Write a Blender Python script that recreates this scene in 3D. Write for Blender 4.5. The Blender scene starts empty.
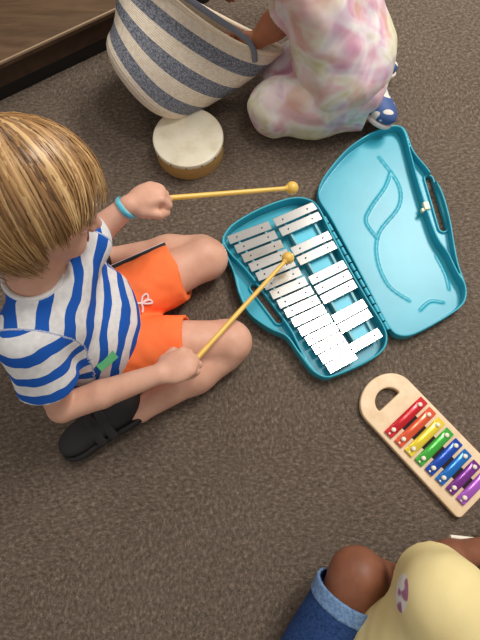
import bpy, bmesh, math, random
import numpy as np
from mathutils import Vector, Matrix

# ------------------------------------------------------------------ camera, world, lights, exposure
sc = bpy.context.scene
COL = sc.collection
CAM_H, CAM_F, CAM_T = 1.10, 500.0, math.radians(17)
cam = bpy.data.cameras.new('camera'); camo = bpy.data.objects.new('camera', cam); COL.objects.link(camo)
cam.sensor_fit = 'HORIZONTAL'; cam.sensor_width = 36; cam.lens = CAM_F / 480 * 36
camo.location = (0, 0, CAM_H); camo.rotation_euler = (CAM_T, 0, 0); cam.clip_start = 0.02
sc.camera = camo
w = bpy.data.worlds.new('world'); sc.world = w; w.use_nodes = True
w.node_tree.nodes['Background'].inputs[0].default_value = (1.0, 0.955, 0.90, 1)
w.node_tree.nodes['Background'].inputs[1].default_value = 0.37


def area(name, loc, sx, sy, power, color=(1, .96, .9), rz=0):
    l = bpy.data.lights.new(name, 'AREA'); l.shape = 'RECTANGLE'; l.size = sx; l.size_y = sy
    l.energy = power; l.color = color
    o = bpy.data.objects.new(name, l); o.location = loc; o.rotation_euler = (0, 0, rz); COL.objects.link(o)
    return o


area('ceiling_panel_light', (.76, .93, 2.7), .42, .5, 15, rz=.45)
area('ceiling_panel_light', (1.45, 1.9, 2.7), .6, 1.2, 78, rz=.45)
area('ceiling_panel_light', (-1.3, 2.3, 2.7), .6, 1.2, 14, rz=.45)
vs = sc.view_settings
vs.view_transform = 'Standard'; vs.look = 'None'; vs.gamma = 1; vs.use_curve_mapping = False
vs.exposure = 0.28


def P(x, y, z=0.0):
    """point of the place seen at photo position x, y at height z"""
    u = (x - 240) / CAM_F; v = -(y - 320) / CAM_F
    c, s = math.cos(CAM_T), math.sin(CAM_T)
    d = (u, s + v * c, -c + v * s); t = (CAM_H - z) / -d[2]
    return Vector((d[0] * t, d[1] * t, z))


# ------------------------------------------------------------------ materials
def srgb(r, g, b):
    f = lambda c: (c / 12.92 if c <= .04045 else ((c + .055) / 1.055) ** 2.4)
    return (f(r / 255), f(g / 255), f(b / 255), 1)


class NT:
    def __init__(s, name, rough=.6, metal=0, spec=.5):
        s.m = bpy.data.materials.new(name); s.m.use_nodes = True; s.t = s.m.node_tree
        s.b = s.t.nodes['Principled BSDF']; s.b.inputs['Roughness'].default_value = rough
        s.b.inputs['Metallic'].default_value = metal; s.b.inputs['Specular IOR Level'].default_value = spec

    def n(s, k, **kw):
        n = s.t.nodes.new(k)
        for a, v in kw.items(): setattr(n, a, v)
        return n

    def l(s, a, b): s.t.links.new(a, b)

    def obj(s, scale=(1, 1, 1), rot=(0, 0, 0)):
        tc = s.n('ShaderNodeTexCoord'); mp = s.n('ShaderNodeMapping')
        mp.inputs['Scale'].default_value = scale; mp.inputs['Rotation'].default_value = rot
        s.l(tc.outputs['Object'], mp.inputs[0]); return mp.outputs[0]

    def noise(s, vec, scale, detail=3, rough=.55, dist=0):
        n = s.n('ShaderNodeTexNoise'); n.inputs['Scale'].default_value = scale
        n.inputs['Detail'].default_value = detail; n.inputs['Roughness'].default_value = rough
        n.inputs['Distortion'].default_value = dist
        s.l(vec, n.inputs['Vector']); return n.outputs['Fac']

    def ramp(s, fac, stops, interp='LINEAR'):
        r = s.n('ShaderNodeValToRGB'); cr = r.color_ramp; cr.interpolation = interp
        while len(cr.elements) < len(stops): cr.elements.new(.5)
        for e, (p, c) in zip(cr.elements, stops): e.position = p; e.color = c
        s.l(fac, r.inputs[0]); return r.outputs[0]

    def mix(s, fac, a, b, blend='MIX'):
        m = s.n('ShaderNodeMix', data_type='RGBA', blend_type=blend)
        if hasattr(fac, 'is_output'): s.l(fac, m.inputs[0])
        else: m.inputs[0].default_value = fac
        for v, i in ((a, 6), (b, 7)):
            if hasattr(v, 'is_output'): s.l(v, m.inputs[i])
            else: m.inputs[i].default_value = v
        return m.outputs[2]

    def math(s, op, a, b=0, c=None):
        m = s.n('ShaderNodeMath', operation=op)
        for i, v in enumerate((a, b) if c is None else (a, b, c)):
            if hasattr(v, 'is_output'): s.l(v, m.inputs[i])
            else: m.inputs[i].default_value = v
        return m.outputs[0]

    def attr(s, name):
        a = s.n('ShaderNodeAttribute', attribute_name=name); return a.outputs['Fac']

    def color(s, c):
        if hasattr(c, 'is_output'): s.l(c, s.b.inputs['Base Color'])
        else: s.b.inputs['Base Color'].default_value = c
        return s

    def bump(s, fac, strength=.3, dist=.002):
        b = s.n('ShaderNodeBump'); b.inputs['Strength'].default_value = strength
        b.inputs['Distance'].default_value = dist; s.l(fac, b.inputs['Height'])
        s.l(b.outputs[0], s.b.inputs['Normal']); return s


def plain(name, c, rough=.6, metal=0, var=.08, nscale=60, bump=.08, spec=.5):
    m = NT(name, rough, metal, spec); v = m.obj(); f = m.noise(v, nscale)
    dk = tuple(x * (1 - var) for x in c[:3]) + (1,); lt = tuple(min(1, x * (1 + var)) for x in c[:3]) + (1,)
    m.color(m.ramp(f, [(.3, dk), (.7, lt)]))
    if bump: m.bump(f, bump, .001)
    return m.m


def carpet_mat():
    m = NT('carpet', .95, 0, .1)
    v1 = m.obj((1, 1.8, 1), (0, 0, math.radians(-27))); v2 = m.obj((1.55, 1, 1), (0, 0, math.radians(-27)))
    v0 = m.obj()
    a = m.noise(v1, 92, 4, .68); b = m.noise(v2, 98, 4, .68); big = m.noise(v0, 3.5, 3, .6); fine = m.noise(v0, 520, 2, .6)
    tile = m.n('ShaderNodeTexChecker'); tile.inputs['Scale'].default_value = 2.0
    tile.inputs['Color1'].default_value = (.25,) * 3 + (1,); tile.inputs['Color2'].default_value = (.75,) * 3 + (1,)
    m.l(m.obj((1, 1, 1), (0, 0, math.radians(-27))), tile.inputs[0])
    ab = m.n('ShaderNodeMix'); m.l(tile.outputs[0], ab.inputs[0]); m.l(a, ab.inputs[2]); m.l(b, ab.inputs[3])
    f = m.math('ADD', m.math('MULTIPLY', ab.outputs[0], .72), m.math('MULTIPLY', fine, .28))
    c = m.ramp(f, [(.36, srgb(44, 37, 31)), (.46, srgb(86, 74, 64)), (.55, srgb(117, 102, 90)), (.66, srgb(172, 153, 136))])
    c = m.mix(.25, c, m.ramp(big, [(.3, srgb(98, 86, 74)), (.7, srgb(120, 108, 97))]), 'MIX')
    m.color(c).bump(f, .9, .006)
    return m.m


def wood_mat(name, c1, c2, scale=(1, 14, 14), rough=.5, ns=8):
    m = NT(name, rough); v = m.obj(scale); f = m.noise(v, ns, 5, .6, .4)
    m.color(m.ramp(f, [(.3, c1), (.7, c2)])).bump(f, .08, .001)
    return m.m


def skin_mat(name, c, c2):
    m = NT(name, .5, 0, .35); v = m.obj(); f = m.noise(v, 28, 4); g = m.noise(v, 400, 2)
    m.color(m.ramp(f, [(.3, c), (.72, c2)])).bump(g, .12, .0006)
    m.b.inputs['Subsurface Weight'].default_value = .12
    m.b.inputs['Subsurface Radius'].default_value = (.012, .005, .003); m.b.inputs['Subsurface Scale'].default_value = .6
    return m.m


# ------------------------------------------------------------------ object helpers
def link(name, me, m, parent=None, smooth=True):
    o = bpy.data.objects.new(name, me); COL.objects.link(o)
    if m: me.materials.append(m)
    if smooth: me.polygons.foreach_set('use_smooth', [True] * len(me.polygons))
    if parent: o.parent = parent
    return o


def thing(name, label, cat, group=None, loc=(0, 0, 0)):
    o = bpy.data.objects.new(name, None); o.empty_display_size = .05; COL.objects.link(o); o.location = loc
    return tag(o, label, cat, group)


def tag(o, label=None, cat=None, group=None, kind=None):
    if label: o['label'] = label
    if cat: o['category'] = cat
    if group: o['group'] = group
    if kind: o['kind'] = kind
    return o


def fix(o, parent):
    """parent keeps a part where it was modelled (things whose Empty is not at the origin)"""
    o.parent = parent; o.matrix_parent_inverse = Matrix.Translation(parent.location).inverted()
    return o


def bm_obj(name, bm, m, parent=None, smooth=False, bevel=0, seg=2):
    if bevel:
        bmesh.ops.bevel(bm, geom=[e for e in bm.edges if e.calc_face_angle(0) > .6], offset=bevel, segments=seg, affect='EDGES', profile=.5)
    me = bpy.data.meshes.new(name); bm.to_mesh(me); bm.free()
    o = link(name, me, m, None, smooth)
    if smooth:
        try: me.set_sharp_from_angle(angle=math.radians(40))
        except Exception: pass
    if parent: fix(o, parent)
    return o


def frame(x, up=Vector((0, 0, 1))):
    x = Vector(x).normalized(); y = Vector(up).cross(x)
    if y.length < 1e-4: y = Vector((0, 1, 0)).cross(x)
    y.normalize(); z = x.cross(y)
    return Matrix((x, y, z)).transposed()


def box(bm, c, s, R=None):
    r = bmesh.ops.create_cube(bm, size=1)
    R = (R or Matrix.Identity(3)).to_4x4()
    bmesh.ops.transform(bm, matrix=Matrix.Translation(c) @ R @ Matrix.Diagonal((*s, 1)), verts=r['verts'])
    return r['verts']


def cyl(bm, a, b, ra, rb=None, n=20):
    a, b = Vector(a), Vector(b); d = b - a
    r = bmesh.ops.create_cone(bm, cap_ends=True, segments=n, radius1=ra, radius2=ra if rb is None else rb, depth=d.length)
    bmesh.ops.transform(bm, matrix=Matrix.Translation((a + b) / 2) @ d.to_track_quat('Z', 'Y').to_matrix().to_4x4(), verts=r['verts'])
    return r['verts']


def sphere(bm, c, r, s=(1, 1, 1), R=None, n=20):
    q = bmesh.ops.create_uvsphere(bm, u_segments=n, v_segments=n // 2, radius=r)
    R = (R or Matrix.Identity(3)).to_4x4()
    bmesh.ops.transform(bm, matrix=Matrix.Translation(c) @ R @ Matrix.Diagonal((*s, 1)), verts=q['verts'])


def tube(bm, pts, rad, n=8, closed=False, flat=1.0, nrm=None):
    pts = [Vector(p) for p in pts]; rings = []
    N = len(pts)
    for i, p in enumerate(pts):
        if closed: t = pts[(i + 1) % N] - pts[i - 1]
        else: t = pts[min(i + 1, N - 1)] - pts[max(i - 1, 0)]
        t.normalize(); up = nrm[i] if nrm else Vector((0, 0, 1))
        s = t.cross(up)
        if s.length < 1e-3: s = t.cross(Vector((0, 1, 0)))
        s.normalize(); q = s.cross(t)
        r = rad[i] if hasattr(rad, '__len__') else rad
        rings.append([bm.verts.new(p + s * (math.cos(k * 2 * math.pi / n) * r) + q * (math.sin(k * 2 * math.pi / n) * r * flat)) for k in range(n)])
    for i in range(N if closed else N - 1):
        A, B = rings[i], rings[(i + 1) % N]
        for k in range(n): bm.faces.new((A[k], A[(k + 1) % n], B[(k + 1) % n], B[k]))
    if not closed:
        bm.faces.new(rings[0][::-1]); bm.faces.new(rings[-1])


def catmull(pts, per=6, closed=True):
    pts = [Vector(p) for p in pts]; N = len(pts); out = []
    for i in range(N if closed else N - 1):
        g = (lambda k: pts[k % N]) if closed else (lambda k: pts[max(0, min(N - 1, k))])
        p0, p1, p2, p3 = g(i - 1), g(i), g(i + 1), g(i + 2)
        for j in range(per):
            t = j / per
            out.append(.5 * ((2 * p1) + (p2 - p0) * t + (2 * p0 - 5 * p1 + 4 * p2 - p3) * t * t + (3 * p1 - p0 - 3 * p2 + p3) * t ** 3))
    if not closed: out.append(pts[-1])
    return out


# ------------------------------------------------------------------ blended solid shapes (implicit surfaces)
class Field:
    PAD = .03

    def __init__(s, lo, hi, h):
        s.h = h; s.lo = np.array(lo, np.float32)
        s.n = tuple(int(math.ceil((b - a) / h)) + 1 for a, b in zip(lo, hi))
        s.d = np.full(s.n, .05, np.float32)
        s.ax = [s.lo[i] + np.arange(s.n[i], dtype=np.float32) * h for i in range(3)]

    def block(s, lo, hi, pad=None):
        pad = s.PAD if pad is None else pad
        sl = []
        for i in range(3):
            a = int(max(0, math.floor((lo[i] - pad - s.lo[i]) / s.h))); b = int(min(s.n[i], math.ceil((hi[i] + pad - s.lo[i]) / s.h) + 1))
            if b <= a: return None
            sl.append(slice(a, b))
        X = [s.ax[0][sl[0]][:, None, None], s.ax[1][sl[1]][None, :, None], s.ax[2][sl[2]][None, None, :]]
        return tuple(sl), X

    def put(s, lo, hi, fn, k=.01, sub=False, inter=False):
        r = s.block(lo, hi)
        if r is None: return
        sl, X = r; d = fn(*X); c = s.d[sl]
        if sub:
            d = -d
            hh = np.clip(.5 - .5 * (c - d) / max(k, 1e-6), 0, 1); s.d[sl] = c * (1 - hh) + d * hh + k * hh * (1 - hh)
        else:
            hh = np.clip(.5 + .5 * (c - d) / max(k, 1e-6), 0, 1); s.d[sl] = c * (1 - hh) + d * hh - k * hh * (1 - hh)

    def cone(s, a, b, ra, rb=None, k=.01, sub=False, grow=0, flat=False):
        a = np.array(a, np.float32); b = np.array(b, np.float32); rb = ra if rb is None else rb
        ra += grow; rb += grow; m = max(ra, rb)
        ba = b - a; L2 = float(ba @ ba) + 1e-12; L = math.sqrt(L2)

        def fn(X, Y, Z):
            x, y, z = X - a[0], Y - a[1], Z - a[2]
            t0 = (x * ba[0] + y * ba[1] + z * ba[2]) / L2
            t = np.clip(t0, 0, 1)
            q = np.sqrt((x - t * ba[0]) ** 2 + (y - t * ba[1]) ** 2 + (z - t * ba[2]) ** 2) - (ra + (rb - ra) * t)
            if flat: q = np.maximum(q, np.maximum(-t0, t0 - 1) * L)
            return q
        s.put(np.minimum(a, b) - m, np.maximum(a, b) + m, fn, k, sub)

    def ell(s, c, r, R=None, k=.01, sub=False, grow=0):
        c = np.array(c, np.float32); r = [q + grow for q in r]; m = max(r)
        M = np.array(R if R is not None else Matrix.Identity(3), np.float32)

        def fn(X, Y, Z):
            x, y, z = X - c[0], Y - c[1], Z - c[2]
            p = [x * M[0, i] + y * M[1, i] + z * M[2, i] for i in range(3)]
            k0 = np.sqrt((p[0] / r[0]) ** 2 + (p[1] / r[1]) ** 2 + (p[2] / r[2]) ** 2)
            k1 = np.sqrt((p[0] / r[0] ** 2) ** 2 + (p[1] / r[1] ** 2) ** 2 + (p[2] / r[2] ** 2) ** 2) + 1e-9
            return k0 * (k0 - 1) / k1
        s.put(c - m, c + m, fn, k, sub)

    def cut(s, p, n, k=.003):
        """remove everything on the side n points to"""
        n = Vector(n).normalized()
        X, Y, Z = s.ax[0][:, None, None], s.ax[1][None, :, None], s.ax[2][None, None, :]
        d = (X - p[0]) * n[0] + (Y - p[1]) * n[1] + (Z - p[2]) * n[2]
        s.d = np.maximum(s.d, d.astype(np.float32))

    def merge(s, o, k=.012):
        hh = np.clip(.5 + .5 * (s.d - o.d) / k, 0, 1); s.d = s.d * (1 - hh) + o.d * hh - k * hh * (1 - hh)

    def sleeve(s, S, C, u, r0, r1, fn=None, k=.014):
        """a sleeve from shoulder S to cuff C, cut square at the cuff, joined to the garment"""
        o = Field.__new__(Field); o.h, o.lo, o.n, o.ax = s.h, s.lo, s.n, s.ax; o.d = np.full(s.n, .05, np.float32)
        o.cone(S, C, r0, r1, k=.001)
        if fn: o.wrinkle(fn)
        o.cut(C, u); s.merge(o, k)

    def wrinkle(s, fn):
        X, Y, Z = s.ax[0][:, None, None], s.ax[1][None, :, None], s.ax[2][None, None, :]
        s.d = s.d + fn(X, Y, Z).astype(np.float32)

    def mesh(s, name, m, parent=None, attrs=None):
        s.d[0], s.d[-1] = .05, .05; s.d[:, 0], s.d[:, -1] = .05, .05; s.d[:, :, 0], s.d[:, :, -1] = .05, .05
        d = s.d; n = d.shape; ins = d < 0
        cells = np.zeros(tuple(q - 1 for q in n), np.int8)
        for i in (0, 1):
            for j in (0, 1):
                for k in (0, 1):
                    cells += ins[i:n[0] - 1 + i, j:n[1] - 1 + j, k:n[2] - 1 + k]
        act = np.argwhere((cells > 0) & (cells < 8))
        idx = np.full(cells.shape, -1, np.int64); idx[tuple(act.T)] = np.arange(len(act))
        acc = np.zeros((len(act), 3)); cnt = np.zeros(len(act))
        corner = [(i, j, k) for i in (0, 1) for j in (0, 1) for k in (0, 1)]
        val = {c: d[act[:, 0] + c[0], act[:, 1] + c[1], act[:, 2] + c[2]] for c in corner}
        for c in corner:
            for ax in range(3):
                if c[ax]: continue
                e = list(c); e[ax] = 1; e = tuple(e)
                va, vb = val[c], val[e]; hit = (va < 0) != (vb < 0)
                t = va / (va - vb + 1e-20)
                pos = np.repeat(np.array([c], float), len(act), 0); pos[:, ax] += t
                acc[hit] += pos[hit]; cnt[hit] += 1
        V = (act + acc / cnt[:, None]) * s.h + s.lo
        quads = []
        for ax in range(3):
            A = [slice(None)] * 3; B = [slice(None)] * 3; A[ax] = slice(0, n[ax] - 1); B[ax] = slice(1, n[ax])
            a, b = ins[tuple(A)], ins[tuple(B)]
            for flip, msk in ((False, a & ~b), (True, ~a & b)):
                q = np.argwhere(msk); u, v = (ax + 1) % 3, (ax + 2) % 3
                ok = (q[:, u] > 0) & (q[:, v] > 0) & (q[:, u] < n[u] - 1) & (q[:, v] < n[v] - 1); q = q[ok]

                def at(du, dv):
                    w_ = q.copy(); w_[:, u] -= du; w_[:, v] -= dv; return idx[tuple(w_.T)]
                f = np.stack([at(1, 1), at(0, 1), at(0, 0), at(1, 0)], 1)
                quads.append(f[:, ::-1] if flip else f)
        F = np.concatenate(quads)
        me = bpy.data.meshes.new(name)
        me.vertices.add(len(V)); me.vertices.foreach_set('co', V.astype(np.float32).ravel())
        me.loops.add(F.size); me.loops.foreach_set('vertex_index', F.astype(np.int32).ravel())
        me.polygons.add(len(F)); me.polygons.foreach_set('loop_start', np.arange(0, F.size, 4, dtype=np.int32))
        me.polygons.foreach_set('loop_total', np.full(len(F), 4, np.int32))
        me.update(calc_edges=True); me.validate()
        for nm, fn in (attrs or {}).items():
            a = me.attributes.new(nm, 'FLOAT', 'POINT'); a.data.foreach_set('value', fn(V).astype(np.float32))
        o = link(name, me, m, None, True)
        if parent: fix(o, parent)
        return o


def poly_sdf(pts, X, Y):
    """signed distance to a closed outline; X, Y broadcast arrays"""
    X, Y = np.broadcast_arrays(X, Y); d = np.full(X.shape, 1e9); inside = np.zeros(X.shape, bool)
    n = len(pts)
    for i in range(n):
        ax, ay = pts[i][0], pts[i][1]; bx, by = pts[(i + 1) % n][0], pts[(i + 1) % n][1]
        ex, ey = bx - ax, by - ay; wx, wy = X - ax, Y - ay
        t = np.clip((wx * ex + wy * ey) / (ex * ex + ey * ey + 1e-12), 0, 1)
        d = np.minimum(d, (wx - ex * t) ** 2 + (wy - ey * t) ** 2)
        c = ((ay > Y) != (by > Y)) & (X < (bx - ax) * (Y - ay) / (by - ay + 1e-12) + ax)
        inside ^= c
    d = np.sqrt(d); return np.where(inside, -d, d)


def vnoise(X, Y, Z, f, seed=0):
    r = np.random.RandomState(seed); out = 0
    for i in range(5):
        v = r.normal(size=3); v /= np.linalg.norm(v); ph = r.rand() * 6.28; q = f * (.7 + .6 * r.rand())
        v2 = r.normal(size=3); v2 /= np.linalg.norm(v2)
        out = out + np.sin(q * (X * v[0] + Y * v[1] + Z * v[2]) + ph + 1.3 * np.sin(q * .6 * (X * v2[0] + Y * v2[1] + Z * v2[2])))
    return out / 5


# ================================================================== floor
bm = bmesh.new(); box(bm, (0, .6, -.01), (6, 6, .02))
tag(bm_obj('floor', bm, carpet_mat()), kind='structure')

# ================================================================== low wooden cabinet at the top left
ca, cb = P(0, 62, .118), P(125, 4, .118)
e = (cb - ca).normalized(); nrm = Vector((-e.y, e.x, 0))
R = frame(e)
cabc = ca + e * (-.35)
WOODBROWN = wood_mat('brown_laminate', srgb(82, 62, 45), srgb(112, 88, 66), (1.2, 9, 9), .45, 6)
cab = thing('shelf_unit', 'low brown wood-grain shelf unit with edge strip coloured as a highlight and black toe kick', 'shelf', loc=(cabc.x, cabc.y, 0))
L = .95; RW = R
bm = bmesh.new(); mid = cabc + e * (L / 2) + nrm * .2; mid.z = .107
box(bm, mid, (L, .394, .02), RW); bm_obj('shelf_board', bm, WOODBROWN, cab, bevel=.001)
bm = bmesh.new(); m2 = cabc + e * (L / 2); m2.z = .1150
box(bm, m2, (L, .0045, .0070), RW); bm_obj('edge_strip', bm, plain('edging_highlight', srgb(165, 140, 112), .4), cab, bevel=.001)  # pale colour paints the highlight along the dark board's top edge
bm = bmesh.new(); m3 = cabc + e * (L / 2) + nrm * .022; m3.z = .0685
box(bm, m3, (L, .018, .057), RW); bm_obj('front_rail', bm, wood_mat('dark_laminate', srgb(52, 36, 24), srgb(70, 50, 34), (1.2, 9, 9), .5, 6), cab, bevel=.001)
bm = bmesh.new(); m4 = cabc + e * (L / 2) + nrm * .2; m4.z = .02
box(bm, m4 + nrm * -.16, (L, .05, .04), RW)
bm_obj('toe_kick', bm, plain('black_vinyl', srgb(14, 13, 13), .5), cab, bevel=.004)
bm = bmesh.new(); m5 = cabc + e * (L / 2) + nrm * .392; m5.z = .50
box(bm, m5, (L, .012, .92), RW); bm_obj('back_panel', bm, WOODBROWN, cab, bevel=.001)
for q, nm in ((.009, 'side_panel'), (L - .009, 'side_panel')):
    bm = bmesh.new(); c = cabc + e * q + nrm * .3; c.z = .52
    box(bm, c, (.018, .17, .81), RW); bm_obj(nm, bm, WOODBROWN, cab, bevel=.001)

# ================================================================== tambourine
dc = P(188, 137, .055); dc.z = 0
tam = thing('tambourine', 'round wooden tambourine with cream skin head lying beside the striped basket', 'tambourine', loc=dc)
R0, TH = .086, .056
prof = [(R0 - .006, .001), (R0 - .001, .0), (R0, .002), (R0, TH - .012), (R0 + .0008, TH - .006), (R0 - .001, TH - .001)]
bm = bmesh.new(); NS = 72
inner = [(R0 - .007, TH - .002), (R0 - .007, .002)]
rings = []
for r, z in prof + inner:
    rings.append([bm.verts.new((dc.x + r * math.cos(a * 2 * math.pi / NS), dc.y + r * math.sin(a * 2 * math.pi / NS), z)) for a in range(NS)])
for i in range(len(rings)):
    A, B = rings[i], rings[(i + 1) % len(rings)]
    for k in range(NS): bm.faces.new((A[k], A[(k + 1) % NS], B[(k + 1) % NS], B[k]))
bmesh.ops.recalc_face_normals(bm, faces=bm.faces)
bm_obj('wooden_frame', bm, wood_mat('pale_wood', srgb(196, 150, 84), srgb(222, 180, 112), (3, 3, 22), .42, 10), tam, True)
bm = bmesh.new(); rings = []
for r, z in ((R0 + .0012, TH - .009), (R0 + .0014, TH - .003), (R0 - .0005, TH + .0008), (R0 - .004, TH + .0018), (R0 - .01, TH + .001), (R0 * .5, TH - .0006)):
    rings.append([bm.verts.new((dc.x + r * math.cos(a * 2 * math.pi / NS), dc.y + r * math.sin(a * 2 * math.pi / NS), z + (.0012 * math.sin(a * 9.0) if z < TH - .005 else 0))) for a in range(NS)])
for A, B in zip(rings, rings[1:]):
    for k in range(NS): bm.faces.new((A[k], A[(k + 1) % NS], B[(k + 1) % NS], B[k]))
bm.faces.new(rings[-1])
bmesh.ops.recalc_face_normals(bm, faces=bm.faces)
mk = NT('drum_skin', .55); v = mk.obj(); f = mk.noise(v, 22, 5, .65)
mk.color(mk.ramp(f, [(.25, srgb(206, 193, 163)), (.5, srgb(226, 216, 192)), (.8, srgb(236, 229, 210))])).bump(f, .08, .002)
bm_obj('drum_head', bm, mk.m, tam, True)
tk = plain('brass_tack', srgb(120, 92, 50), .35, .7)
for k in range(14):
    a = k * 2 * math.pi / 14 + .2; bm = bmesh.new()
    sphere(bm, (dc.x + (R0 + .0012) * math.cos(a), dc.y + (R0 + .0012) * math.sin(a), TH - .0055), .0026, n=10)
    bm_obj('tack', bm, tk, tam, True)

# ================================================================== turquoise glockenspiel in its open case
glo = thing('glockenspiel', 'silver metal bar glockenspiel lying in an open turquoise plastic carrying case', 'glockenspiel', loc=(P(320, 290, 0).x, P(320, 290, 0).y, 0))
TEAL = NT('turquoise_plastic', .34, 0, .5); v = TEAL.obj(); f = TEAL.noise(v, 9, 3); g = TEAL.noise(v, 700, 2)
TEAL.color(TEAL.ramp(f, [(.3, srgb(36, 155, 177)), (.7, srgb(47, 168, 190))])).bump(g, .12, .0005); TEAL = TEAL.m


def z4(x, y, z): return P(210 + x / 2.526, 180 + y / 2.526, z)
def z5(x, y, z): return P(300 + x / 2.667, 110 + y / 2.667, z)


def tray(name, outer, tub, slot, rim_h, plate_h, wall, floor_t, extra=None, par=glo):
    o2 = [(p.x, p.y) for p in catmull(outer, 5)]; t2 = [(p.x, p.y) for p in catmull(tub, 5)]
    xs = [p[0] for p in o2]; ys = [p[1] for p in o2]
    F = Field((min(xs) - .01, min(ys) - .01, -.004), (max(xs) + .01, max(ys) + .01, rim_h + .008), .002)
    X, Y = F.ax[0][:, None], F.ax[1][None, :]
    do = poly_sdf(o2, X, Y)[:, :, None]; dt = poly_sdf(t2, X, Y)[:, :, None]
    a, b, r = slot; ex, ey = b.x - a.x, b.y - a.y; t = np.clip(((X - a.x) * ex + (Y - a.y) * ey) / (ex * ex + ey * ey), 0, 1)
    ds = (np.sqrt((X - a.x - ex * t) ** 2 + (Y - a.y - ey * t) ** 2) - r)[:, :, None]
    Z = F.ax[2][None, None, :]
    rd = .0022

    def ext(d2, z0, z1):
        q = np.maximum(z0 - Z, Z - z1)
        return np.minimum(np.maximum(d2 + rd, q + rd), 0) + np.sqrt(np.maximum(d2 + rd, 0) ** 2 + np.maximum(q + rd, 0) ** 2) - rd
    body = ext(do, 0, floor_t)                                        # floor plate
    body = np.minimum(body, ext(do, 0, plate_h))                       # handle plate, hollowed where the tub is
    ring = np.maximum(ext(do, 0, rim_h), -(do + wall))                 # outer rim
    tubw = np.maximum(ext(np.maximum(dt, do), 0, rim_h), -(dt + wall))  # wall round the tub
    body = np.maximum(body, -np.maximum(np.maximum(dt + wall, do + wall), floor_t - Z))
    body = np.minimum(np.minimum(body, ring), tubw)
    srim = np.maximum(ext(np.maximum(ds - .0045, -ds), 0, plate_h + .006), -ds)
    body = np.minimum(body, srim)
    body = np.maximum(body, -ds)
    F.d = body.astype(np.float32)
    if extra: extra(F)
    return F.mesh(name, TEAL, par)


RH = .036
outer = [z4(x, y, RH) for x, y in ((252, 47), (205, 43), (130, 68), (62, 106), (34, 138), (30, 165), (42, 195), (58, 232), (72, 285), (100, 338), (150, 375), (192, 395), (222, 435), (256, 480), (290, 499), (322, 493), (395, 461), (436, 433), (449, 403), (441, 368), (400, 300), (350, 213), (305, 125), (278, 70))]
tub = [z4(x, y, RH) for x, y in ((252, 47), (205, 43), (130, 68), (62, 106), (34, 138), (34, 160), (52, 188), (90, 228), (145, 300), (200, 375), (228, 430), (260, 480), (290, 499), (322, 493), (395, 461), (436, 433), (449, 403), (441, 368), (400, 300), (350, 213), (305, 125), (278, 70))]
base = tray('case_base', outer, tub, (z4(112, 270, .02), z4(174, 352, .02), .0085), RH, .012, .0045, .004)


def reliefs(F):
    for pts, r in ((((240, 170), (225, 210), (190, 260), (175, 300), (205, 345)), .0028), (((210, 130), (260, 200), (262, 260), (210, 330), (205, 400), (235, 470), (290, 510)), .0026),
                   (((360, 390), (385, 440), (395, 480)), .0024), (((318, 535), (345, 512), (380, 515)), .0024)):
        c = catmull([z5(x, y, .0) for x, y in pts], 5, False)
        for a, b in zip(c, c[1:]):
            a = a.copy(); b = b.copy(); a.z = b.z = .0027; F.cone(a, b, r * .72, k=.004)


LH = .03
outer = [z5(x, y, LH) for x, y in ((52, 240), (50, 205), (75, 160), (128, 100), (188, 60), (235, 42), (264, 40), (284, 55), (305, 108), (345, 158), (380, 215), (402, 290), (416, 370), (425, 412), (444, 468), (443, 505), (424, 530), (370, 565), (305, 598), (268, 602), (242, 585), (215, 540), (150, 415), (84, 292))]
tub = [z5(x, y, LH) for x, y in ((52, 240), (50, 205), (75, 160), (128, 100), (188, 60), (235, 42), (264, 40), (282, 60), (298, 115), (314, 175), (342, 265), (368, 335), (398, 380), (420, 425), (444, 468), (443, 505), (424, 530), (370, 565), (305, 598), (268, 602), (242, 585), (215, 540), (150, 415), (84, 292))]
lid = tray('case_lid', outer, tub, (z5(344, 184, .014), z5(382, 314, .014), .0088), LH, .009, .0042, .0038, reliefs)
lid['label'] = 'open turquoise lid with moulded lines and a carrying handle'
cp = z5(338, 258, LH); sd = (z5(384, 316, LH) - z5(341, 182, LH)).normalized(); Rl = frame(sd)
bm = bmesh.new(); box(bm, cp + Vector((.000, .003, -.0035)), (.021, .014, .012), Rl)
lt = bm_obj('latch', bm, plain('cream_plastic', srgb(222, 224, 190), .4), None, bevel=.002); lt['label'] = 'small cream plastic latch'
box_b = bmesh.new(); box(box_b, cp + Vector((-.009, -.007, -.006)), (.009, .007, .010), Rl)
lc = bm_obj('catch', box_b, lt.data.materials[0], None, bevel=.0015)
for o_, p_ in ((lt, lid), (lc, lt)):
    o_.parent = p_; o_.matrix_parent_inverse = Matrix.Identity(4) if p_ is lt else Matrix.Identity(4)
# parts live in world coordinates under an Empty that has been moved: lid's own matrix is identity in world
# hinge knuckles along the joint
ha, hb = P(324, 216, .03), P(389, 330, .03)
hd = (hb - ha)
bm = bmesh.new()
for k in range(14):
    a = ha + hd * (k / 14 + .006); b = ha + hd * ((k + 1) / 14 - .006)
    a.z = b.z = .0275; cyl(bm, a, b, .0048 if k % 2 else .0042, n=14)
bm_obj('hinge', bm, TEAL, glo, True)
# rails under the bars
tealrail = TEAL
RZ = .024


def lerp(a, b, t): return (a[0] + (b[0] - a[0]) * t, a[1] + (b[1] - a[1]) * t)


def nat(t): return lerp((47, 152), (298, 478), t / 14), lerp((152, 113), (366, 440), t / 14)
def acc(t): return lerp((163, 108), (358, 426), (t - .5) / 13), lerp((266, 64), (430, 384), (t - .5) / 13)


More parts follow.
